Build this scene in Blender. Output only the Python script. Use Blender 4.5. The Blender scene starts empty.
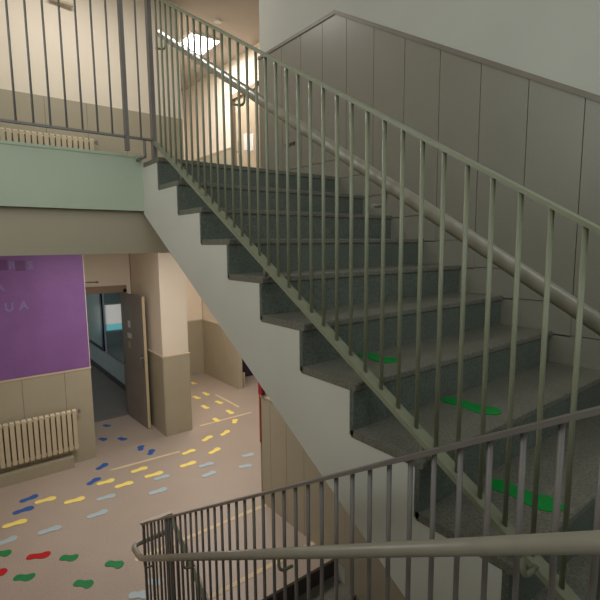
import bpy, math, random
from mathutils import Vector, Matrix
random.seed(4)
scene = bpy.context.scene
col = scene.collection
R_, G_ = 0.165, 0.2781          # riser, going
W = 1.45                        # stair wall
LOW = -3.3                      # lower floor
CEIL = 2.7
SL = R_ / G_

# ------------------------------------------------------------------ materials
def lin(c):
    return tuple(((v/255)/12.92 if v/255 <= .04045 else ((v/255+.055)/1.055)**2.4) for v in c) + (1,)

def mat(name, rgb, rough=.6, metal=0, spec=.4, var=.06, scale=6, fine=0, fine_scale=160, bump=0, bump_scale=60, emit=None, estr=0):
    m = bpy.data.materials.new(name); m.use_nodes = True
    nt = m.node_tree; b = nt.nodes['Principled BSDF']
    b.inputs['Roughness'].default_value = rough
    b.inputs['Metallic'].default_value = metal
    b.inputs['Specular IOR Level'].default_value = spec
    tc = nt.nodes.new('ShaderNodeTexCoord'); c = lin(rgb)
    n = nt.nodes.new('ShaderNodeTexNoise'); n.inputs['Scale'].default_value = scale; n.inputs['Detail'].default_value = 3
    nt.links.new(tc.outputs['Object'], n.inputs['Vector'])
    r = nt.nodes.new('ShaderNodeValToRGB')
    r.color_ramp.elements[0].position = .3; r.color_ramp.elements[1].position = .7
    r.color_ramp.elements[0].color = tuple(v*(1-var) for v in c[:3])+(1,)
    r.color_ramp.elements[1].color = tuple(min(1, v*(1+var)) for v in c[:3])+(1,)
    nt.links.new(n.outputs['Fac'], r.inputs['Fac'])
    out = r.outputs['Color']
    if fine:
        n2 = nt.nodes.new('ShaderNodeTexNoise'); n2.inputs['Scale'].default_value = fine_scale; n2.inputs['Detail'].default_value = 2
        nt.links.new(tc.outputs['Object'], n2.inputs['Vector'])
        r2 = nt.nodes.new('ShaderNodeValToRGB')
        r2.color_ramp.elements[0].position = .35; r2.color_ramp.elements[1].position = .65
        r2.color_ramp.elements[0].color = (1-fine,)*3+(1,); r2.color_ramp.elements[1].color = (1+fine,)*3+(1,)
        nt.links.new(n2.outputs['Fac'], r2.inputs['Fac'])
        mx = nt.nodes.new('ShaderNodeMix'); mx.data_type = 'RGBA'; mx.blend_type = 'MULTIPLY'; mx.inputs['Factor'].default_value = 1
        nt.links.new(out, mx.inputs['A']); nt.links.new(r2.outputs['Color'], mx.inputs['B'])
        out = mx.outputs['Result']
    nt.links.new(out, b.inputs['Base Color'])
    if bump:
        n3 = nt.nodes.new('ShaderNodeTexNoise'); n3.inputs['Scale'].default_value = bump_scale; n3.inputs['Detail'].default_value = 4
        nt.links.new(tc.outputs['Object'], n3.inputs['Vector'])
        bp = nt.nodes.new('ShaderNodeBump'); bp.inputs['Strength'].default_value = bump; bp.inputs['Distance'].default_value = .01
        nt.links.new(n3.outputs['Fac'], bp.inputs['Height']); nt.links.new(bp.outputs['Normal'], b.inputs['Normal'])
    if emit:
        b.inputs['Emission Color'].default_value = lin(emit); b.inputs['Emission Strength'].default_value = estr
    return m

M = dict(
    wall=mat('cream_wall_paint', (226, 215, 198), .75, var=.03, scale=2, bump=.06),
    wall_grey=mat('grey_white_plaster', (192, 193, 186), .8, var=.03, scale=2, bump=.06),
    wall_green=mat('pale_green_paint', (192, 204, 184), .6, var=.03, scale=2, bump=.05),
    beam=mat('beam_paint', (186, 176, 156), .8, var=.03, scale=2, bump=.05),
    stringer=mat('stringer_paint', (212, 212, 204), .65, var=.03, scale=3, bump=.05),
    panel=mat('beige_laminate', (168, 160, 140), .42, spec=.45, var=.03, scale=3, fine=.04),
    panel_stair=mat('taupe_laminate', (138, 135, 124), .34, spec=.5, var=.03, scale=3, fine=.05),
    gap=mat('panel_joint', (112, 104, 88), .8),
    trim=mat('wainscot_cap', (196, 182, 158), .5),
    trim_dark=mat('grey_wainscot_cap', (128, 120, 110), .45),
    ceiling=mat('ceiling_paint', (188, 178, 166), .9, var=.02),
    floor=mat('terrazzo_floor', (170, 156, 144), .38, spec=.4, var=.04, scale=2, fine=.10, fine_scale=90),
    strip=mat('cream_strip', (212, 192, 158), .6, fine=.08),
    terrazzo=mat('green_grey_terrazzo', (96, 103, 96), .5, var=.08, scale=9, fine=.22, fine_scale=110),
    tread=mat('tread_terrazzo', (112, 111, 102), .42, var=.08, scale=9, fine=.22, fine_scale=110),
    rail=mat('rail_paint', (136, 140, 118), .38, spec=.5, var=.05, scale=15),
    rail_dark=mat('dark_rail_paint', (122, 116, 114), .4, spec=.5, var=.05, scale=15),
    tube=mat('handrail_paint', (150, 144, 130), .3, spec=.6, var=.05, scale=15),
    purple=mat('purple_paper', (128, 90, 146), .5, spec=.3, var=.10, scale=2.5, bump=.55, bump_scale=5),
    purple_dark=mat('dark_purple_card', (108, 72, 120), .6),
    foil=mat('lilac_foil', (132, 118, 168), .4, var=.1, scale=30),
    radiator=mat('radiator_enamel', (196, 184, 158), .35, spec=.5),
    door=mat('grey_brown_door', (136, 128, 122), .5, var=.05, scale=4),
    door_edge=mat('door_edge', (196, 180, 146), .5),
    door_light=mat('beige_door', (176, 160, 136), .5),
    frame=mat('brown_door_frame', (142, 122, 102), .5),
    chrome=mat('satin_chrome', (190, 190, 185), .25, metal=.9),
    paper=mat('white_paper', (214, 216, 210), .6),
    room_floor=mat('classroom_floor', (120, 116, 112), .5, fine=.08),
    room_wall=mat('classroom_paint', (178, 186, 186), .7),
    base_dark=mat('dark_baseboard', (78, 72, 72), .6),
    board=mat('whiteboard_enamel', (186, 200, 196), .2, spec=.6, var=.02),
    board_grey=mat('glossy_grey_board', (112, 122, 124), .06, spec=1.0, var=.02),
    board_frame=mat('navy_board_frame', (40, 30, 74), .4),
    dark=mat('dark_purple_door', (44, 32, 58), .6),
    orange=mat('orange_red_strip', (176, 84, 52), .5),
    red=mat('red_enamel', (150, 30, 40), .4),
    outlet=mat('dark_outlet', (70, 64, 54), .5),
    lamp=mat('lamp_diffuser', (255, 255, 255), .5, emit=(255, 244, 250), estr=14),
    lamp_lo=mat('lamp_diffuser_dim', (255, 255, 255), .5, emit=(255, 232, 205), estr=5),
    window_glow=mat('bright_window_blind', (235, 235, 235), .5, emit=(225, 220, 212), estr=1.5),
    window_cyan=mat('cyan_window_sill', (90, 220, 230), .5, emit=(120, 205, 215), estr=1.5),
    f_blue=mat('blue_vinyl', (50, 96, 168), .45), f_yellow=mat('yellow_vinyl', (252, 228, 126), .45),
    f_pale=mat('pale_blue_vinyl', (172, 190, 198), .45), f_green=mat('green_vinyl', (34, 130, 72), .45),
    f_red=mat('red_vinyl', (186, 28, 34), .45), f_stair=mat('stair_green_vinyl', (8, 140, 58), .45),
)
def glass_mat():
    m = bpy.data.materials.new('window_glass'); m.use_nodes = True
    b = m.node_tree.nodes['Principled BSDF']
    b.inputs['Transmission Weight'].default_value = 1; b.inputs['Roughness'].default_value = .02; b.inputs['IOR'].default_value = 1.1
    return m
M['glass'] = glass_mat()
M['fill_pane'] = mat('glowing_fill_pane', (225, 230, 228), .5, emit=(225, 240, 232), estr=.8)  # glow for the pane of the added left window

# ------------------------------------------------------------------ mesh helpers
class MB:
    def __init__(s): s.v = []; s.f = []
    def add(s, vs, fs):
        o = len(s.v); s.v += [tuple(p) for p in vs]; s.f += [tuple(i+o for i in f) for f in fs]; return s
    def box(s, x0, x1, y0, y1, z0, z1):
        if x0 > x1: x0, x1 = x1, x0
        if y0 > y1: y0, y1 = y1, y0
        if z0 > z1: z0, z1 = z1, z0
        return s.add([(x0,y0,z0),(x1,y0,z0),(x1,y1,z0),(x0,y1,z0),(x0,y0,z1),(x1,y0,z1),(x1,y1,z1),(x0,y1,z1)],
                     [(0,3,2,1),(4,5,6,7),(0,1,5,4),(1,2,6,5),(2,3,7,6),(3,0,4,7)])
    def rbox(s, x0, x1, y0, y1, z0, z1, b=.004):
        # box with chamfered long edges in the X profile (yz outline)
        pts = [(y0+b,z0),(y1-b,z0),(y1,z0+b),(y1,z1-b),(y1-b,z1),(y0+b,z1),(y0,z1-b),(y0,z0+b)]
        return s.prism_x(pts, x0, x1)
    def prism_x(s, pts, x0, x1):
        n = len(pts)
        vs = [(x0,y,z) for y,z in pts] + [(x1,y,z) for y,z in pts]
        fs = [tuple(range(n))[::-1], tuple(range(n, 2*n))] + [(i,(i+1)%n,(i+1)%n+n,i+n) for i in range(n)]
        return s.add(vs, fs)
    def prism_z(s, pts, z0, z1):
        n = len(pts)
        vs = [(x,y,z0) for x,y in pts] + [(x,y,z1) for x,y in pts]
        fs = [tuple(range(n))[::-1], tuple(range(n, 2*n))] + [(i,(i+1)%n,(i+1)%n+n,i+n) for i in range(n)]
        return s.add(vs, fs)
    def prism_y(s, pts, y0, y1):
        n = len(pts)
        vs = [(x,y0,z) for x,z in pts] + [(x,y1,z) for x,z in pts]
        fs = [tuple(range(n)), tuple(range(n, 2*n))[::-1]] + [(i,i+n,(i+1)%n+n,(i+1)%n) for i in range(n)]
        return s.add(vs, fs)
    def tube(s, path, r, n=12, rz=None):
        P = [Vector(p) for p in path]; rings = []; up = None
        for i, p in enumerate(P):
            if i == 0: t = P[1]-P[0]
            elif i == len(P)-1: t = P[-1]-P[-2]
            else: t = (P[i+1]-p).normalized()+(p-P[i-1]).normalized()
            t.normalize()
            if up is None: up = Vector((0,0,1)) if abs(t.z) < .9 else Vector((1,0,0))
            a = t.cross(up)
            if a.length < 1e-3: up = Vector((1,0,0)); a = t.cross(up)
            a.normalize(); b = a.cross(t).normalized(); up = b
            rings.append([p + a*(r*math.cos(2*math.pi*k/n)) + b*((rz or r)*math.sin(2*math.pi*k/n)) for k in range(n)])
        vs = [v for ring in rings for v in ring]; fs = []
        for i in range(len(P)-1):
            for k in range(n):
                fs.append((i*n+k, i*n+(k+1)%n, (i+1)*n+(k+1)%n, (i+1)*n+k))
        fs.append(tuple(range(n))[::-1]); fs.append(tuple((len(P)-1)*n+k for k in range(n)))
        return s.add(vs, fs)
    def build(s, name, m, parent=None, smooth=False):
        me = bpy.data.meshes.new(name); me.from_pydata(s.v, [], s.f); me.validate(); me.update()
        import bmesh
        bm = bmesh.new(); bm.from_mesh(me); bmesh.ops.recalc_face_normals(bm, faces=bm.faces); bm.to_mesh(me); bm.free()
        me.materials.append(M[m] if isinstance(m, str) else m)
        if smooth:
            for p in me.polygons: p.use_smooth = len(p.vertices) == 4
        o = bpy.data.objects.new(name, me); col.objects.link(o)
        if parent:
            o.parent = parent
            o.matrix_parent_inverse = Matrix.Translation(-abs_loc(parent))
        return o

def abs_loc(o):
    v = Vector(o.location)
    return v
def mid(path, k, r, seg=6):
    """round the corner k of a polyline with radius r"""
    P = [Vector(p) for p in path]; a, b, c = P[k-1], P[k], P[k+1]
    u = (a-b).normalized()*r; w = (c-b).normalized()*r; out = []
    for i in range(seg+1):
        t = i/seg; out.append((1-t)**2*(b+u) + 2*(1-t)*t*b + t*t*(b+w))
    return out
def rounded(path, r):
    out = [Vector(path[0])]
    for k in range(1, len(path)-1): out += mid(path, k, r)
    out.append(Vector(path[-1])); return out

def struct(o): o['kind'] = 'structure'; return o
def tag(o, label, cat, group=None):
    o['label'] = label; o['category'] = cat
    if group: o['group'] = group
    return o
def empty(name, loc, label, cat, group=None):
    o = bpy.data.objects.new(name, None); col.objects.link(o); o.location = loc; o.empty_display_size = .1
    return tag(o, label, cat, group)
def part_label(o, s): o['label'] = s; return o

# ------------------------------------------------------------------ setting: shell
XL, YN = -1.8, -4.0            # left wall and near wall of the stairwell
# right stair wall (continues on every storey)
struct(MB().box(W+.012, W+.2, YN, 1.2, LOW-1.8, -.15).box(W+.012, W+.2, YN, 1.1, -.15, CEIL+.1).build('wall_right', 'wall_grey'))
struct(MB().box(XL-.15, XL, YN-.15, 3.45, LOW-1.8, CEIL+.1).build('wall_left', 'wall'))
wl = MB()  # invented window frame, out of view, added to light the stringer from the left
for y in (-2.32, -1.35, -.36): wl.box(XL-.004, XL+.03, y, y+.06, .1, 1.75)
wl.box(XL-.004, XL+.03, -2.32, -.30, .1, .16).box(XL-.004, XL+.03, -2.32, -.30, 1.69, 1.75)
fill_win = struct(wl.build('fill_window', 'paper'))
MB().box(XL, XL+.008, -2.3, -.32, .12, 1.73).build('pane', 'fill_pane', fill_win)  # glowing sheet in the added window, not real glazing
# near wall with window opening above the landing
nw = MB()
nw.box(XL, W+.2, YN-.15, YN, LOW-1.8, -.4).box(XL, W+.2, YN-.15, YN, 1.9, CEIL+.1)
nw.box(XL, -1.3, YN-.15, YN, -.4, 1.9).box(1.0, W+.2, YN-.15, YN, -.4, 1.9)
struct(nw.build('wall_near', 'wall_grey'))
wf = MB()
for x in (-1.3, -.15, .94): wf.box(x, x+.06, YN-.11, YN-.05, -.4, 1.9)
wf.box(-1.3, 1.0, YN-.11, YN-.05, -.4, -.34).box(-1.3, 1.0, YN-.11, YN-.05, 1.84, 1.9)
win = struct(wf.build('window_1', 'paper'))
MB().box(-1.27, .97, YN-.085, YN-.08, -.36, 1.86).build('pane', 'glass', win)

# upper storey back wall and side of the hall
struct(MB().box(XL, 1.70, 3.462, 4.9, -.3, CEIL+.1).build('wall_back_upper', 'wall'))
struct(MB().box(1.62, 1.70, 4.9, 6.9, -.3, CEIL+.1).build('wall_hall_left_upper', 'wall'))
struct(MB().box(1.70, 3.2, 6.75, 6.9, -.3, CEIL+.1).build('wall_hall_end_upper', 'wall'))
xw = MB()
xw.box(3.212, 3.4, 4.70, 6.9, -.3, CEIL+.1).box(3.212, 3.4, 1.0, 3.78, -.3, CEIL+.1).box(3.212, 3.4, 3.78, 4.70, 2.06, CEIL+.1)
struct(xw.build('wall_hall_right_upper', 'wall'))
struct(MB().box(W+.19, 3.4, .96, 1.11, -.3, CEIL+.1).build('wall_hall_near_upper', 'wall'))
struct(MB().box(XL-.1, 3.4, YN-.1, 6.9, CEIL, CEIL+.12).build('ceiling_upper', 'ceiling'))

# lower storey walls
struct(MB().box(XL, .31, 3.462, 4.9, LOW, -.3).build('wall_back_lower', 'wall'))
struct(MB().box(.31, .40, 4.75, 4.9, LOW, -.3).box(1.16, 1.275, 4.75, 4.9, LOW, -.3).box(.40, 1.16, 4.75, 4.9, -1.26, -.3).build('wall_classroom_lower', 'wall'))
struct(MB().box(1.287, 1.678, 3.512, 4.9, LOW, -.3).box(1.6, 1.678, 4.9, 6.2, LOW, -.3).build('wall_pillar_lower', 'wall'))
struct(MB().box(1.678, 3.2, 6.212, 6.35, LOW, -.3).build('wall_hall_end_lower', 'wall'))
struct(MB().box(3.212, 3.30, 4.75, 6.35, LOW, -.3).build('wall_hall_right_lower', 'wall'))
struct(MB().box(3.36, 6, 5.42, 5.55, LOW, -.3).build('wall_side_hall_back', 'wall'))
struct(MB().box(6, 6.12, 1.0, 5.55, LOW, -.3).build('wall_side_hall_right', 'wall'))
struct(MB().box(W+.2, 6.12, .95, 1.2, LOW, -.3).build('wall_side_hall_near', 'wall'))

# floors and slabs
struct(MB().box(XL, 0, .29, 3.47, -.30, 0).box(0, W+.01, .292, 3.47, -.3, 0).box(W+.01, 3.22, 1.09, 6.9, -.3, 0).build('floor_upper_landing', 'terrazzo'))
fl = MB()
fl.box(XL, -.10, -.08, .05, LOW-.25, LOW).box(XL, W+.012, .05, 3.55, LOW-.25, LOW)
fl.box(W+.012, 6.12, 1.19, 6.3, LOW-.25, LOW).box(XL, W+.012, 3.55, 4.74, LOW-.25, LOW)
struct(fl.build('floor_lower_hall', 'floor'))
struct(MB().box(XL, W+.012, YN, -9*G_-.0, -1.65-.25, -1.65).build('floor_mid_landing', 'terrazzo'))
struct(MB().box(XL, W+.2, YN, .05, LOW-1.75, LOW-1.65).build('floor_basement', 'terrazzo'))
struct(MB().box(.31, 6.12, 3.4, 6.4, -.36, -.3).build('ceiling_lower_hall', 'wall'))
# upper landing fascia
struct(MB().box(XL, 0, .276, .36, -.30, .035).build('trim_1', 'wall_green'))
struct(MB().box(XL, .0, .270, .37, .035, .052).build('trim_2', 'wall_green'))
struct(MB().box(XL, W, .32, .50, -.574, -.30).build('trim_21', 'beam'))

# classroom behind the open door
struct(MB().box(-2.4, 1.49, 4.74, 10.6, LOW-.2, LOW+.001).build('floor_classroom', 'room_floor'))
struct(MB().box(1.482, 1.6, 4.9, 10.6, LOW, -.2).build('wall_classroom_right', 'room_wall'))
struct(MB().box(-2.5, -2.4, 4.9, 10.6, LOW, -.2).build('wall_classroom_left', 'room_wall'))
struct(MB().box(-2.4, 1.6, 10.5, 10.62, LOW, -.2).build('wall_classroom_back', 'room_wall'))
struct(MB().box(-2.5, 1.6, 4.9, 10.62, -.3, -.2).build('ceiling_classroom', 'room_wall'))
struct(MB().box(1.465, 1.482, 4.9, 10.5, LOW, LOW+.11).build('baseboard_classroom', 'base_dark'))

# ------------------------------------------------------------------ wainscots (panels with open joints, on a darker backing)
def panel_x(name, xs, yface, z0, z1, mm='panel', cap=True, dirn=-1):
    """wainscot on a wall facing -Y"""
    b = MB(); 
    for a, c in zip(xs[:-1], xs[1:]): b.box(a+.002, c-.002, yface, yface+.010, z0, z1)
    b_ = struct(b.build(name, mm))
    struct(MB().box(xs[0], xs[-1], yface+.009, yface+.0125, z0, z1).build(name+'_joint', 'gap'))
    if cap: struct(MB().box(xs[0]-.001, xs[-1]+.004, yface-.008, yface+.012, z1, z1+.022).build(name+'_cap', 'trim'))
def panel_y(name, ys, xface, z0, z1, mm='panel', cap=True):
    """wainscot on a wall facing -X"""
    b = MB()
    for a, c in zip(ys[:-1], ys[1:]): b.box(xface, xface+.010, a+.002, c-.002, z0, z1)
    struct(b.build(name, mm))
    struct(MB().box(xface+.009, xface+.0125, ys[0], ys[-1], z0, z1).build(name+'_joint', 'gap'))
    if cap: struct(MB().box(xface-.008, xface+.012, ys[0]-.004, ys[-1], z1, z1+.022).build(name+'_cap', 'trim'))
panel_x('trim_3', [XL, -1.38, -.92, -.46, 0.0, .31], 3.45, LOW, -2.09)
panel_x('trim_4', [XL, -1.38, -.92, -.46, 0.0, .46, .92, 1.38, 1.70], 3.45, 0, 1.21, cap=False)
panel_x('trim_5', [1.275, 1.69], 3.50, LOW, -2.125)
panel_y('trim_6', [3.50, 3.96, 4.42, 4.75], 1.275, LOW, -2.125)
panel_x('trim_7', [1.70, 2.2, 2.7, 3.2], 6.20, LOW, -2.13)
panel_y('trim_8', [4.745, 5.2, 5.7, 6.2], 3.20, LOW, -2.13)
panel_y('trim_9', [4.76, 5.2, 5.7, 6.2, 6.75], 3.20, 0, 1.215)
panel_x('trim_10', [1.70, 2.2, 2.7, 3.2], 6.74, 0, 1.215)
panel_x('trim_11', [.31, .39], 4.74, LOW, -2.1)
panel_y('trim_12', [1.2, 2.2, 3.2, 3.72], 3.20, 0, 1.215)
struct(MB().box(3.2, 3.302, 4.738, 4.75, LOW, -2.13).build('trim_22', 'panel'))
# lower part of the stair wall (seen under the flight)
panel_y('trim_13', [-.1, .18, .46, .74, 1.02, 1.2], W, LOW, -2.11)
struct(MB().box(W, W+.2, 1.19, 1.212, LOW, -2.11).build('trim_14', 'panel'))
struct(MB().box(W, W+.012, -2.5, -.1, LOW-1.65, -2.11).build('trim_15', 'panel'))
# end face of the right wall, upper storey
struct(MB().box(W, W+.2, 1.095, 1.112, 0, 1.22).build('trim_16', 'panel'))

# stepped wainscot following the upper flight
sp = MB(); back = MB()
for k in range(-5, 9):
    y1 = -.1 - G_*k; y0 = y1 - G_
    if k < 0: y1 = min(y1, 1.1)
    zb = -.01 - R_*k if k >= 0 else .14
    def cap_z(y): return 1.198 + SL*.985*min(y, .03)
    za, zc = cap_z(y0), cap_z(y1)
    if k == -1:  # split at the bend of the cap
        sp.prism_x([(y0+.002, zb), (y1-.002, zb), (y1-.002, cap_z(y1)), (.03, cap_z(.03)), (y0+.002, za)], W, W+.010)
    else:
        sp.prism_x([(y0+.002, zb), (y1-.002, zb), (y1-.002, zc), (y0+.002, za)], W, W+.010)
struct(sp.build('trim_17', 'panel_stair'))
ds = MB().prism_x([(-2.602, -1.9), (-2.602, cap_z(-2.602)), (.03, cap_z(.03)), (1.1, cap_z(1.1)), (1.1, 0), (0, 0), (0, -.50), (-2.36, -1.9)], W+.0085, W+.0122)
struct(ds.build('trim_18', 'gap'))
# skirting pieces beside every step
sk = MB()
sk.box(W+.001, W+.009, -.1, 1.1, -.01, .136)
for k in range(0, 9):
    yb = -G_*k; sk.box(W+.001, W+.009, yb-G_-.1, yb-.1+.0, -R_*(k+1)-.02, -.014-R_*k)
    sk.box(W+.001, W+.0085, yb-.1, yb, -R_*(k+1)-.02, -.014-R_*k+.0)
struct(sk.build('baseboard_stair', 'panel_stair'))
cp = MB().prism_x([(-2.602, cap_z(-2.602)), (.03, cap_z(.03)), (1.112, cap_z(1.1)), (1.112, cap_z(1.1)+.026), (.024, cap_z(.03)+.028), (-2.602, cap_z(-2.602)+.03)], W-.008, W+.013)
struct(cp.build('trim_19', 'trim_dark'))
struct(MB().box(W-.004, W+.012, YN, -2.602, -1.65, cap_z(-2.602)).build('trim_20', 'panel_stair'))

# ------------------------------------------------------------------ staircases
def flight(root, x0, x1, ytop, ztop, n, sgn, overhang=.0, left_side=True, last_tread=True, tmat='tread', rmat='terrazzo'):
    """n risers going down from (ytop, ztop) toward sgn*Y; returns nothing"""
    for k in range(n):
        yk = ytop + sgn*k*G_; zk = ztop - k*R_
        MB().box(x0, x1, yk - sgn*.016, yk + sgn*.002, zk-R_-.02, zk-.026).build('riser', rmat, root)
        if k < n-1:
            a, b = yk - sgn*.01, yk + sgn*(G_+.012)
            MB().rbox(x0-overhang, x1, min(a, b), max(a, b), zk-R_-.028, zk-R_, .005).build('tread', tmat, root)
# upper flight
up = empty('staircase', (0, 0, -1.65), 'grey terrazzo flight rising along the panelled wall to the upper landing', 'stairs')
flight(up, -.001, W-.001, 0, 0, 10, -1)
s_ = .0175
pts = [(0.29, -.001), (0.0, -.001)]
for k in range(1, 10):
    pts += [(-(k-1)*G_, -k*R_-s_-.008), (-k*G_, -k*R_-s_-.008)]
pts += [(-9*G_, -1.90), (-2.364, -1.90), (0.29, -.498+.593*.29+.008)]
MB().prism_x(pts, 0.0, .10).build('stringer', 'stringer', up)
pts2 = [(0.28, -.03), (.03, -.03)]
for k in range(1, 10):
    pts2 += [(-(k-1)*G_+.03, -k*R_-.03), (-k*G_+.03, -k*R_-.03)]
pts2 += [(-9*G_+.03, -1.87), (-2.33, -1.88), (0.28, -.32)]
MB().prism_x(pts2, .10, W).build('soffit_slab', 'stringer', up)
# landing nosing
MB().rbox(-.001, W-.001, -.012, .25, -.028, .0015, .005).build('landing_nosing', 'tread', up)
# lower flight, descending away from the camera
YT = -2.58
lo = empty('staircase', (-.95, -.08, LOW), 'grey terrazzo flight descending from the middle landing to the lower hall', 'stairs')
flight(lo, XL+.003, -.10, YT, -1.65, 10, 1)
pl = [(YT-.02, -1.66), (YT-.0, -1.66)]
for k in range(1, 10): pl += [(YT+(k-1)*G_+.012, -1.65-k*R_-.028), (YT+k*G_-.012, -1.65-k*R_-.028)]
pl += [(YT+9*G_-.012, LOW), (YT+9*G_-.1, LOW-.25), (YT, -2.02)]
MB().prism_x(pl, XL+.003, -.104).build('stringer', 'stringer', lo)
# basement flight under the upper one
ba = empty('staircase', (.7, .05, LOW-1.6), 'dark flight going down to the basement beneath the panelled wall', 'stairs')
flight(ba, 0, W+.008, .05, LOW, 10, -1, rmat='base_dark')
MB().prism_x([(.03, LOW-.25), (.03, LOW-R_-.03), (-9*G_+.05, LOW-1.65), (-9*G_, LOW-1.65)], 0.0, W).build('stringer', 'stringer', ba)

# ------------------------------------------------------------------ railings
def bar(x, y, z0, z1, r=.0065): return MB().tube([(x, y, z0), (x, y, z1)], r, 8)
def hook(root, x_rail, x_tube, y, z_tube, name='bracket'):
    p = rounded([(x_tube, y, z_tube-.012), (x_tube, y, z_tube-.075), (x_rail, y, z_tube-.075)], .035)
    return MB().tube(p, .006, 8).build(name, 'rail', root, smooth=True)

# upper stair railing
XR, XT = .03, .09
ur = empty('stair_railing', (XR, -1.2, -.7), 'greenish grey railing of the flight beside the panelled wall', 'railing')
def zt(y): return .905 + SL*y
ya, yb = -2.53, .10
MB().prism_x([(ya, zt(ya)-.008), (yb, zt(yb)-.008), (yb, zt(yb)+.003), (ya, zt(ya)+.003)], XR-.017, XR+.017).build('top_rail', 'rail', ur)
def zb(y): return .048 + SL*y
MB().prism_x([(ya, zb(ya)-.008), (.09, zb(.09)-.008), (.09, zb(.09)+.010), (ya, zb(ya)+.010)], XR-.022, XR+.022).build('bottom_rail', 'rail', ur)
for i in range(0, 36):
    y = .0130 - .0712*i
    bar(XR, y, zb(y)+.005, zt(y)-.004).build('baluster', 'rail', ur, smooth=True)
MB().rbox(XR-.02, XR+.02, -2.56, -2.52, -1.65, zt(-2.53), .003).build('post', 'rail', ur)
def zh(y): return .692 + SL*y
hy0 = .105
hp = [(XT, hy0, zh(hy0)), (XT, -2.60, zh(-2.60))]
hr = MB().tube(hp, .021, 16).build('handrail', 'tube', ur, smooth=True)
for y in (.03, -.86, -1.72, -2.45):
    hook(hr, XR, XT, y, zh(y))
# fixings of the bottom rail into the steps
for k in (1, 4, 7):
    y = -k*G_+.012; MB().tube([(XR, y, -k*R_-.003), (XR, y, zb(y))], .009, 8).build('foot', 'rail', ur, smooth=True)

# landing railing
lr = empty('landing_railing', (-.9, .13, .03), 'grey railing along the edge of the upper landing above the green fascia', 'railing')
YR = .13
MB().box(XL, .03, YR-.02, YR+.02, 1.008, 1.022).build('top_rail', 'rail', lr)
MB().box(XL, .03, YR-.012, YR+.012, .118, .130).build('bottom_rail', 'rail_dark', lr)
MB().box(-.146, -.124, YR-.016, YR+.016, .045, 1.01).build('post', 'rail_dark', lr)
MB().box(.018, .042, YR-.02, YR+.02, .0, 1.022).build('post', 'rail_dark', lr)
MB().box(-1.346, -1.324, YR-.016, YR+.016, .045, 1.01).build('post', 'rail_dark', lr)
xs = [-.048] + [-.216-.0812*i for i in range(0, 19)]
for x in xs:
    if abs(x+1.335) < .035: continue
    bar(x, YR, .125, 1.012, .0058).build('baluster', 'rail_dark', lr, smooth=True)

for x in (-.03, -1.335):
    MB().tube([(x, YR, .02), (x, .278, .02)], .010, 8).tube([(x, YR, .02), (x, YR, .12)], .009, 8).build('bracket', 'rail_dark', lr)
# lower railing, nearest to the camera
XA, XB = -.14, -.20
fr = empty('stair_railing', (XA, .2, LOW), 'nearest railing with thick tubular handrail curling round at its lower end', 'railing')
def lt(y): return -2.273 - SL*y
def lb(y): return -3.10 - SL*y
def lh(y): return -2.507 - SL*y
y0, y1 = -2.66, .20
MB().prism_x([(y0, lt(y0)-.007), (y1, lt(y1)-.007), (y1, lt(y1)+.005), (y0, lt(y0)+.005)], XA-.019, XA+.019).build('top_rail', 'rail_dark', fr)
MB().prism_x([(y0, lb(y0)-.008), (y1, lb(y1)-.008), (y1, lb(y1)+.008), (y0, lb(y0)+.008)], XA-.02, XA+.02).build('bottom_rail', 'rail_dark', fr)
for i in range(-15, 24):
    y = -.952 - .0715*i
    if y > .16 or y < -2.62: continue
    bar(XA, y, lb(y)+.003, lt(y)-.003, .0068).build('baluster', 'rail_dark', fr, smooth=True)
MB().box(XA-.008, XA+.008, .192, .208, LOW, lt(.2)+.004).build('post', 'rail_dark', fr)
MB().box(XA-.018, XA+.018, y0-.018, y0+.018, -1.65, lt(y0)).build('post', 'rail_dark', fr)
# return piece with bars
zr = lt(.2)
MB().box(XA-.018, .058, .182, .218, zr-.006, zr+.006).build('return_rail', 'trim', fr)
MB().box(XA, .06, .19, .21, LOW+.10, LOW+.116).build('return_bottom_rail', 'rail_dark', fr)
for x in (-.085, -.035, .01): bar(x, .2, LOW+.108, zr-.004, .0068).build('baluster', 'rail_dark', fr, smooth=True)
# handrail tube with curl
path = [(XB, -2.72, lh(-2.72)), (XB, .10, lh(.10)), (XB, .275, -2.572), (.05, .275, -2.572)]
pp = [Vector(path[0])] + mid(path, 1, .05) + mid(path, 2, .06) + [Vector(path[3])]
ht = MB().tube(pp, .0185, 16).build('handrail', 'tube', fr, smooth=True)
for y in (.03, -.62, -1.5, -2.35): hook(ht, XA, XB, y, lh(y))

# basement railing behind it
br = empty('stair_railing', (.045, .2, LOW), 'brown grey railing dropping steeply toward the basement behind the nearest bars', 'railing')
XC = .045
def bt(y): return zr + SL*(y-.2)
def bb(y): return zr - .83 + SL*(y-.2)
MB().box(XC-.014, XC+.014, .186, .214, LOW, zr+.0).build('post', 'rail_dark', br)
MB().prism_x([(-2.3, bt(-2.3)-.007), (.18, bt(.18)-.007), (.18, bt(.18)+.005), (-2.3, bt(-2.3)+.005)], XC-.014, XC+.014).build('top_rail', 'rail', br)
MB().prism_x([(-2.3, bb(-2.3)-.008), (.18, bb(.18)-.008), (.18, bb(.18)+.008), (-2.3, bb(-2.3)+.008)], XC-.018, XC+.018).build('bottom_rail', 'rail_dark', br)
for i in range(33):
    y = .075-.0712*i; bar(XC, y, bb(y), bt(y), .0065).build('baluster', 'rail_dark', br, smooth=True)
MB().tube([(XC+.07, .16, bt(.16)-.2), (XC+.07, -2.3, bt(-2.3)-.2)], .018, 12).build('handrail', 'tube', br, smooth=True)

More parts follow.
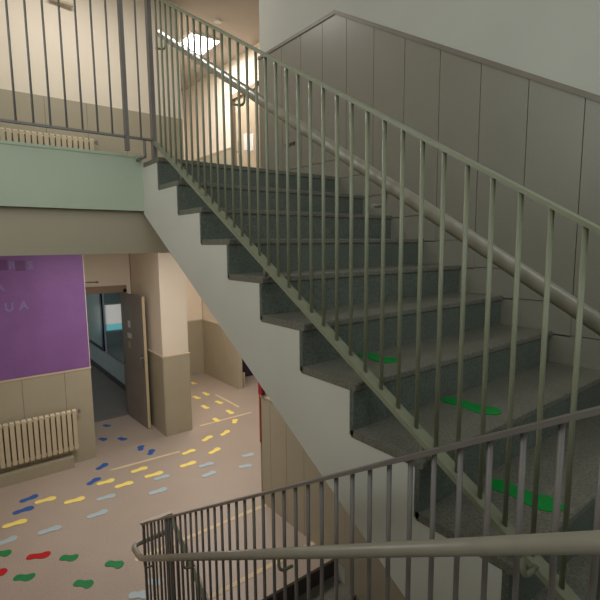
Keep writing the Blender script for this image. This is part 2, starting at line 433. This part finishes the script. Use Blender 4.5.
# ------------------------------------------------------------------ purple paper and letters
pr = tag(MB().box(XL+.15, .300, 3.447, 3.4615, -2.066, -.40).build('paper_backdrop', 'purple'), 'large sheet of wrinkled purple paper covering the wall above the lower radiator', 'paper')
for i, (x, z, n) in enumerate([(-.55, -.73, 'left'), (-.375, -.745, 'right')]):
    lab = {'left': 'small dark purple card square left of the letter R', 'right': 'small dark purple card square between the letters R and S'}[n]
    tag(MB().box(x-.05, x+.05, 3.444, 3.4468, z-.06, z+.06).build('card_square', 'purple_dark'), lab, 'card')
def letter(ch, x, z, h, lab):
    cu = bpy.data.curves.new('letter_'+ch, 'FONT'); cu.body = ch; cu.size = h*1.4; cu.extrude = .0012; cu.offset = .004
    cu.align_x = 'CENTER'
    t = bpy.data.objects.new('tmp', cu); col.objects.link(t)
    bpy.context.view_layer.update()
    me = bpy.data.meshes.new_from_object(t); bpy.data.objects.remove(t)
    me.materials.clear(); me.materials.append(M['foil'])
    o = bpy.data.objects.new('paper_letter', me); col.objects.link(o)
    o.rotation_euler = (math.pi/2, 0, 0); o.location = (x, 3.4455, z-h/2)
    tag(o, lab, 'letter'); return o
letter('R', -.455, -.735, .085, 'lilac letter R at the top of the purple paper')
letter('S', -.275, -.74, .085, 'lilac letter S at the top of the purple paper')
letter('A', -.60, -.975, .10, 'lilac letter A cut by the left edge of the photo')
letter('U', -.52, -1.215, .095, 'lilac letter U lowest on the purple paper')
letter('A', -.375, -1.205, .095, 'lilac letter A right of the letter U')

# ------------------------------------------------------------------ radiators
def radiator(x0, x1, y, z0, z1, n, label, name='radiator'):
    root = empty(name, ((x0+x1)/2, y, z0), label, 'radiator', 'column radiators under the wainscots')
    p = (x1-x0)/n
    for i in range(n):
        a = x0+p*i
        b = MB()
        # one section: two round heads joined by a slim blade
        prof = [(y-.03, z0+.012), (y-.022, z0), (y+.022, z0), (y+.03, z0+.012), (y+.03, z1-.012), (y+.022, z1), (y-.022, z1), (y-.03, z1-.012)]
        b.prism_x(prof, a+.008, a+p-.008)
        b.tube([(a, y, z1-.035), (a+p, y, z1-.035)], .019, 10); b.tube([(a, y, z0+.035), (a+p, y, z0+.035)], .019, 10)
        b.build('section', 'radiator', root)
    v = MB().tube([(x1, y, z1-.035), (x1+.05, y, z1-.035)], .009, 8).build('valve', 'rail_dark', root)
    MB().tube([(x1+.035, y, z1-.06), (x1+.035, y, z1-.01)], .014, 8).build('valve_knob', 'rail_dark', v)
    b = MB()
    for x in (x0+.2, x1-.2): b.box(x-.01, x+.01, y+.02, 3.452, z1-.12, z1-.09)
    b.build('bracket', 'rail_dark', root)
r1 = radiator(-1.545, .093, 3.385, -3.09, -2.565, 27, 'cream column radiator on the lower wall under the purple paper')
r2 = radiator(-1.40, .50, 3.385, .24, .775, 31, 'cream column radiator on the upper wall behind the landing railing')
struct(MB().box(XL, .02, 3.33, 3.452, LOW, -3.16).build('baseboard_lower_back', 'panel'))
tag(MB().tube([(.12, 3.40, 2.295), (.37, 3.40, 2.275)], .022, 8).box(.23, .26, 3.40, 3.463, 2.27, 2.30).build('wall_bracket', 'trim'), 'beige rod fixed high on the wall above the landing railing', 'bracket')

# ------------------------------------------------------------------ doors
# lower open door
df = MB()
df.box(.36, .41, 4.725, 4.915, LOW, -1.21).box(1.15, 1.20, 4.725, 4.915, LOW, -1.21).box(.36, 1.20, 4.725, 4.915, -1.26, -1.15)
d1 = struct(df.build('door_1', 'frame'))
od = empty('open_door', (1.145, 4.74, LOW), 'grey brown classroom door standing open beside the pillar', 'door')
hx, hy, fx, fy = 1.143, 4.735, 1.190, 3.935
ang = math.atan2(fy-hy, fx-hx); L = math.hypot(fx-hx, fy-hy)
def dl(b, name, m, parent=od):
    T = Matrix.Translation((hx, hy, 0)) @ Matrix.Rotation(ang, 4, 'Z')
    b.v = [tuple(T @ Vector(v)) for v in b.v]; return b.build(name, m, parent)
leaf = dl(MB().box(0, L-.004, -.02, .02, LOW+.01, -1.27), 'leaf', 'door')
dl(MB().box(L-.004, L, -.0205, .0205, LOW+.01, -1.27), 'leaf_edge', 'door_edge')
dl(MB().box(L-.085, L-.045, -.026, -.02, -2.36, -2.14), 'lock_plate', 'chrome')
h_ = MB().tube([(L-.065, -.02, -2.2), (L-.065, -.065, -2.2), (L-.18, -.065, -2.2)], .008, 8)
dl(h_, 'handle', 'chrome')
h_ = MB().tube([(L-.065, .02, -2.2), (L-.065, .065, -2.2), (L-.18, .065, -2.2)], .008, 8)
dl(h_, 'handle', 'chrome')
for a, b, z0, z1, lab in ((.20, .30, -1.80, -1.69, 'small pale notice highest on the open door'), (.16, .32, -1.97, -1.89, 'pale notice in the middle of the open door'), (.16, .27, -2.13, -2.03, 'lowest pinkish notice on the open door')):
    o = dl(MB().box(a, b, -.0225, -.0205, z0, z1), 'paper_notice', 'paper' if z0 > -2.1 else 'door_light', None)
    tag(o, lab, 'notice')
tag(MB().tube([(.58, 4.735, -1.075), (.775, 4.735, -1.08)], .007, 8).tube([(.765, 4.752, -1.08), (.765, 4.70, -1.08)], .016, 10).build('wall_hook', 'rail_dark'), 'thin dark rod with knob on the wall above the classroom doorway', 'rod')

# upper hall door
uf = MB()
uf.box(3.17, 3.215, 4.64, 4.72, 0, 2.10).box(3.17, 3.215, 3.76, 3.84, 0, 2.10).box(3.17, 3.215, 3.76, 4.72, 2.02, 2.10)
d2 = struct(uf.build('door_2', 'frame'))
ud = empty('hall_door', (3.23, 4.2, 0), 'beige closed door at the end of the upper hall', 'door')
MB().box(3.215, 3.255, 3.84, 4.60, .01, 2.02).build('leaf', 'door_light', ud)
MB().box(3.225, 3.256, 4.60, 4.64, .01, 2.02).build('gap_strip', 'base_dark', ud)
MB().box(3.208, 3.215, 4.46, 4.53, 1.02, 1.30).build('lock_plate', 'chrome', ud)
MB().tube([(3.21, 4.49, 1.1), (3.16, 4.49, 1.1), (3.16, 4.38, 1.1)], .009, 8).build('handle', 'chrome', ud)
tag(MB().box(3.210, 3.2145, 4.22, 4.34, 1.10, 1.38).build('door_sign', 'paper'), 'white sign at the left on the beige upper door', 'sign')
tag(MB().box(3.210, 3.2145, 4.02, 4.16, 1.06, 1.34).build('door_sign', 'paper'), 'white sign at the right on the beige upper door', 'sign')
ot = tag(MB().box(W-.006, W+.001, .55, .69, .345, .37).build('wall_outlet', 'outlet'), 'small dark fitting low on the panelled wall at the top of the stairs', 'outlet')

# ------------------------------------------------------------------ classroom contents
wb = empty('whiteboard', (1.47, 8.4, -2.75), 'pale whiteboard with dark blue frame seen through the open door', 'whiteboard')
MB().box(1.462, 1.48, 7.47, 9.6, -2.70, -1.36).build('surface', 'board', wb)
MB().box(1.45, 1.481, 7.36, 7.47, -2.76, -1.30).box(1.45, 1.481, 9.6, 9.66, -2.76, -1.30).box(1.45, 1.481, 7.47, 9.6, -2.76, -2.70).box(1.45, 1.481, 7.47, 9.6, -1.36, -1.30).build('frame', 'board_frame', wb)
gb = empty('display_board', (1.47, 6.5, -2.75), 'glossy grey board reflecting a window beyond the open door', 'board')
MB().box(1.462, 1.48, 5.55, 7.15, -2.74, -1.36).build('surface', 'board_grey', gb)
MB().box(1.455, 1.481, 5.52, 7.18, -2.765, -2.74).box(1.455, 1.481, 5.52, 7.18, -1.36, -1.33).build('frame', 'door', gb)
w2 = struct(MB().box(-.95, .70, 10.46, 10.51, -2.96, -2.10).build('window_2', 'paper'))
MB().box(-.88, .60, 10.455, 10.459, -2.70, -2.16).build('pane', 'window_glow', w2)
MB().box(-.88, .60, 10.455, 10.459, -2.88, -2.70).build('pane', 'window_cyan', w2)

# ------------------------------------------------------------------ lower hall details
struct(MB().box(3.37, 4.4, 5.38, 5.42, LOW, -1.2).build('door_3', 'dark'))
tag(MB().tube([(3.42, 4.90, LOW), (3.42, 4.90, -3.04)], .03, 10).tube([(3.42, 4.90, LOW), (3.42, 4.90, LOW+.02)], .045, 10).build('bollard', 'trim'), 'short white post on the floor past the far wall corner', 'post')
tag(MB().box(W-.008, W+.004, 1.192, 1.214, -2.62, -1.93).build('corner_guard', 'orange'), 'thin orange red strip on the corner of the wall under the stairs', 'strip')
tag(MB().rbox(W-.03, W+.012, 1.125, 1.188, -2.08, -1.90, .01).build('alarm_box', 'red'), 'small dark red box above the wainscot under the stairs', 'box')

# cream floor strips
def strip(x0, y0, x1, y1, w, z, lab, m='strip'):
    d = Vector((x1-x0, y1-y0)).normalized(); n = Vector((-d.y, d.x))*w/2
    pts = [(x0+n.x, y0+n.y), (x0-n.x, y0-n.y), (x1-n.x, y1-n.y), (x1+n.x, y1+n.y)]
    return tag(MB().prism_z(pts, z, z+.0022).build('floor_strip', m), lab, 'strip')
strip(.36, 2.97, 1.24, 2.92, .045, LOW, 'cream strip on the floor in front of the classroom doorway')
strip(1.84, 3.56, 2.76, 3.55, .045, LOW, 'cream strip on the floor between the yellow footprints and the far wall')
strip(2.72, 4.75, 2.73, 3.90, .045, LOW, 'cream strip on the floor pointing away beside the far wall')
strip(.06, 1.13, W-.0, 1.13, .05, LOW, 'cream strip on the floor at the end of the panelled wall')
strip(.06, .325, W-.0, .325, .05, LOW, 'cream strip on the floor before the basement steps')

# ------------------------------------------------------------------ footprints
def foot_mesh(name, m, left=False, w=.105, L=.21):
    out = [(-.50,0),(-.48,.20),(-.40,.33),(-.25,.36),(-.08,.30),(.08,.33),(.22,.46),(.36,.48),(.46,.32),(.50,.08),(.47,-.16),(.38,-.34),(.24,-.44),(.08,-.38),(-.08,-.30),(-.25,-.36),(-.40,-.33),(-.48,-.20)]
    s = -1 if left else 1
    pts = [(x*L, s*y*w) for x, y in out]
    if left: pts = pts[::-1]
    b = MB().prism_z(pts, 0, .0025)
    me = bpy.data.meshes.new(name); me.from_pydata(b.v, [], b.f); me.update(); me.materials.append(M[m]); return me
COL = dict(blue='f_blue', yellow='f_yellow', pale='f_pale', green='f_green', red='f_red')
feet = {(c, s): foot_mesh('footprint', COL[c], s) for c in COL for s in (False, True)}
WORD = dict(blue='dark blue', yellow='yellow', pale='pale blue', green='green', red='red')
data = [
 ('blue',-.54,2.87,9,.19,'dark blue footprint under the right part of the lower radiator, farther of two'),
 ('blue',-.62,2.65,2,.20,'dark blue footprint nearest to the lower radiator at the left, nearer of two'),
 ('blue',.30,3.14,31,.18,'dark blue footprint just off the corner of the purple papered wall'),
 ('blue',.12,2.82,31,.18,'dark blue footprint beside the rearmost left yellow footprint'),
 ('blue',.71,4.49,-66,.13,'tiny dark blue footprint deepest inside the classroom doorway'),
 ('blue',.53,4.00,-62,.14,'dark blue footprint close to the wall edge before the classroom doorway'),
 ('blue',.75,3.83,-67,.15,'dark blue footprint centred before the classroom doorway'),
 ('blue',.86,3.36,70,.16,'dark blue footprint left of a pair near the foot of the open door'),
 ('blue',.93,3.15,55,.17,'dark blue footprint right of a pair touching the cream strip'),
 ('yellow',-.40,2.72,-5,.21,'yellow footprint right beside two dark blue ones below the radiator'),
 ('yellow',-.15,2.51,-7,.21,'third yellow footprint from the left edge of the photo'),
 ('yellow',-.72,2.43,-2,.22,'yellow footprint nearest the left edge of the photo'),
 ('yellow',.23,2.71,-5,.20,'yellow footprint right beside a dark blue one below the wall corner'),
 ('yellow',.64,2.76,4,.21,'yellow footprint just below the long cream strip by the doorway'),
 ('yellow',.74,2.52,-5,.23,'yellow footprint touching a pale blue one below the doorway strip'),
 ('yellow',.38,2.51,0,.21,'yellow footprint just left of the long one that touches a pale blue one'),
 ('yellow',2.70,5.67,-87,.17,'farthest yellow footprint half hidden by the pillar'),
 ('yellow',2.60,4.90,-86,.22,'yellow footprint in the far row nearest the far wall corner'),
 ('yellow',2.37,4.82,-83,.21,'yellow footprint close to the pillar edge in the far row'),
 ('yellow',2.57,4.32,-80,.20,'yellow footprint left of the cream strip that points away'),
 ('yellow',2.27,4.27,-88,.21,'yellow footprint between the pillar and the strip that points away'),
 ('yellow',2.49,3.79,-88,.21,'yellow footprint just beyond the right part of the crosswise strip'),
 ('yellow',2.15,3.62,-90,.19,'yellow footprint overlapping the middle of the crosswise strip'),
 ('yellow',2.35,3.38,55,.18,'yellow footprint just in front of the crosswise strip'),
 ('yellow',2.02,3.08,28,.21,'yellow footprint second in front of the crosswise strip'),
 ('yellow',1.72,3.07,28,.21,'yellow footprint right of the foot of the pillar'),
 ('yellow',1.62,2.64,20,.21,'yellow footprint rightmost of the row in front of the pillar'),
 ('yellow',1.33,2.83,11,.20,'yellow footprint directly in front of the pillar'),
 ('yellow',1.18,2.51,0,.22,'yellow footprint beside the pale blue one in front of the pillar'),
 ('pale',.14,2.36,-4,.20,'pale blue footprint below the yellow pair at the wall corner'),
 ('pale',-.02,2.08,1,.21,'pale blue footprint right of and beyond the greyish blue one'),
 ('pale',-.46,2.09,-2,.21,'greyish blue footprint above the red footprint'),
 ('pale',-.82,2.16,4,.19,'pale blue footprint cut by the left edge of the photo'),
 ('pale',.79,2.40,0,.19,'pale blue footprint touching the long yellow one'),
 ('pale',.64,2.12,-3,.21,'pale blue footprint alone in the middle of the open floor'),
 ('pale',1.35,2.35,1,.20,'pale blue footprint right of the yellow one in front of the pillar'),
 ('pale',1.91,2.25,-10,.17,'pale blue footprint rearmost near the wall under the stairs'),
 ('pale',1.72,2.01,-12,.17,'pale blue footprint nearest to the wall under the stairs'),
 ('pale',1.27,2.11,3,.19,'pale blue footprint lower of two in front of the pillar'),
 ('pale',-.05,.70,-30,.16,'pale blue footprint at the bottom edge beside the railing post'),
 ('pale',.10,.76,-40,.14,'pale blue footprint seen through the railing bars'),
 ('green',-.87,1.98,-32,.17,'green footprint cut by the left edge of the photo'),
 ('green',-.40,1.53,-41,.16,'green footprint right of the large red one'),
 ('green',-.10,1.19,-45,.17,'green footprint nearest to the curled handrail end'),
 ('green',-.75,1.50,-37,.17,'green footprint below the large red one'),
 ('green',-.37,1.11,-44,.17,'green footprint lowest on the open floor'),
 ('red',-.61,1.73,-27,.20,'red footprint fully in view on the open floor'),
 ('red',-.93,1.71,-23,.17,'red footprint cut by the left edge of the photo'),
]
for i, (c, x, y, a, L, lab) in enumerate(data):
    o = bpy.data.objects.new('floor_footprint', feet[(c, i % 2 == 1)]); col.objects.link(o)
    o.location = (x, y, LOW+.0005+.0006*(i % 4)); o.rotation_euler = (0, 0, math.radians(a)); o.scale = (L/.21, 1.0, 1)
    tag(o, lab, 'footprint', WORD[c]+' footprints on the lower floor')
gm = foot_mesh('footprint', 'f_stair', False, .11, .21)
for x, y, z, L, lab in ((.317, -1.49, -.99, .19, 'green footprint highest on the stairs'), (.515, -1.79, -1.155, .235, 'green footprint middle one on the stairs'), (.335, -2.095, -1.32, .23, 'green footprint lowest and largest on the stairs')):
    o = bpy.data.objects.new('stair_footprint', gm); col.objects.link(o)
    o.location = (x, y, z+.0005); o.rotation_euler = (0, 0, math.radians(-88)); o.scale = (L/.21, 1, 1)
    tag(o, lab, 'footprint', 'green footprints on the steps')

# ------------------------------------------------------------------ lamps
def ceiling_lamp(x, y, sx, sy, z, m, lab, name='ceiling_light'):
    root = empty(name, (x, y, z), lab, 'lamp')
    b = MB(); e = .03
    b.box(x-sx-e, x+sx+e, y-sy-e, y-sy, z-.03, z).box(x-sx-e, x+sx+e, y+sy, y+sy+e, z-.03, z)
    b.box(x-sx-e, x-sx, y-sy, y+sy, z-.03, z).box(x+sx, x+sx+e, y-sy, y+sy, z-.03, z)
    b.build('frame', 'paper', root)
    MB().box(x-sx, x+sx, y-sy, y+sy, z-.024, z-.004).build('diffuser', m, root)
ceiling_lamp(2.42, 4.42, .24, .34, CEIL, 'lamp', 'glowing white square ceiling light above the upper hall')
tag(MB().tube([(2.33, 3.52, CEIL-.035), (2.33, 3.52, CEIL)], .055, 20).build('smoke_detector', 'paper'), 'small pale round detector on the upper hall ceiling', 'detector')

def area(name, loc, rot, sx, sy, energy, color):
    l = bpy.data.lights.new(name, 'AREA'); l.shape = 'RECTANGLE'; l.size = sx; l.size_y = sy; l.energy = energy; l.color = color
    o = bpy.data.objects.new(name, l); col.objects.link(o); o.location = loc; o.rotation_euler = rot; return o
D = math.radians
area('hall_light', (2.42, 4.42, CEIL-.05), (0, 0, 0), .5, .7, 44, (1, .96, .92))
area('landing_light', (.2, 2.2, CEIL-.05), (0, 0, 0), 1.2, .6, 40, (1, .95, .88))
area('lower_hall_light', (.6, 2.0, -.38), (0, 0, 0), 1.4, .6, 48, (1, .92, .84))
area('far_hall_light', (2.4, 4.0, -.40), (0, 0, 0), .6, 1.4, 34, (1, .91, .83))
area('side_hall_light', (4.6, 3.6, -.40), (0, 0, 0), .8, .8, 12, (1, .86, .76))
area('classroom_light', (-.4, 7.6, -.34), (0, 0, 0), 1.2, 2.0, 14, (.86, .97, 1))
area('window_daylight', (-.15, YN+.05, .8), (D(90), 0, 0), 2.2, 1.9, 20, (.95, 1, .97))
area('left_fill_light', (XL+.05, -1.2, .9), (0, D(-90), 0), 1.6, 2.2, 15, (.98, 1, .97))  # added fill light from the left, brightens stringer and landing fascia
area('basement_light', (.7, -1.6, LOW-.1), (0, 0, 0), .5, .5, 2, (1, .86, .78))

w = bpy.data.worlds.new('World'); scene.world = w; w.use_nodes = True
w.node_tree.nodes['Background'].inputs['Color'].default_value = (.62, .75, .72, 1)
w.node_tree.nodes['Background'].inputs['Strength'].default_value = .8

# ------------------------------------------------------------------ camera
yaw, pitch, roll = 0.6578, 0.1224, -0.0091
F = Vector((math.sin(yaw)*math.cos(pitch), math.cos(yaw)*math.cos(pitch), -math.sin(pitch)))
Rv = Vector((math.cos(yaw), -math.sin(yaw), 0)); U = Rv.cross(F)
R2 = math.cos(roll)*Rv + math.sin(roll)*U; U2 = -math.sin(roll)*Rv + math.cos(roll)*U
cam = bpy.data.cameras.new('camera'); co = bpy.data.objects.new('camera', cam); col.objects.link(co)
mm = Matrix((R2, U2, -F)).transposed().to_4x4(); mm.translation = (-1.0514, -2.7401, -.5222)
co.matrix_world = mm
cam.sensor_width = 36; cam.sensor_fit = 'HORIZONTAL'; cam.lens = 36*455.7/600; cam.clip_start = .02; cam.clip_end = 60
scene.camera = co
scene.view_settings.view_transform = 'Standard'
scene.view_settings.look = 'None'
scene.view_settings.exposure = 0
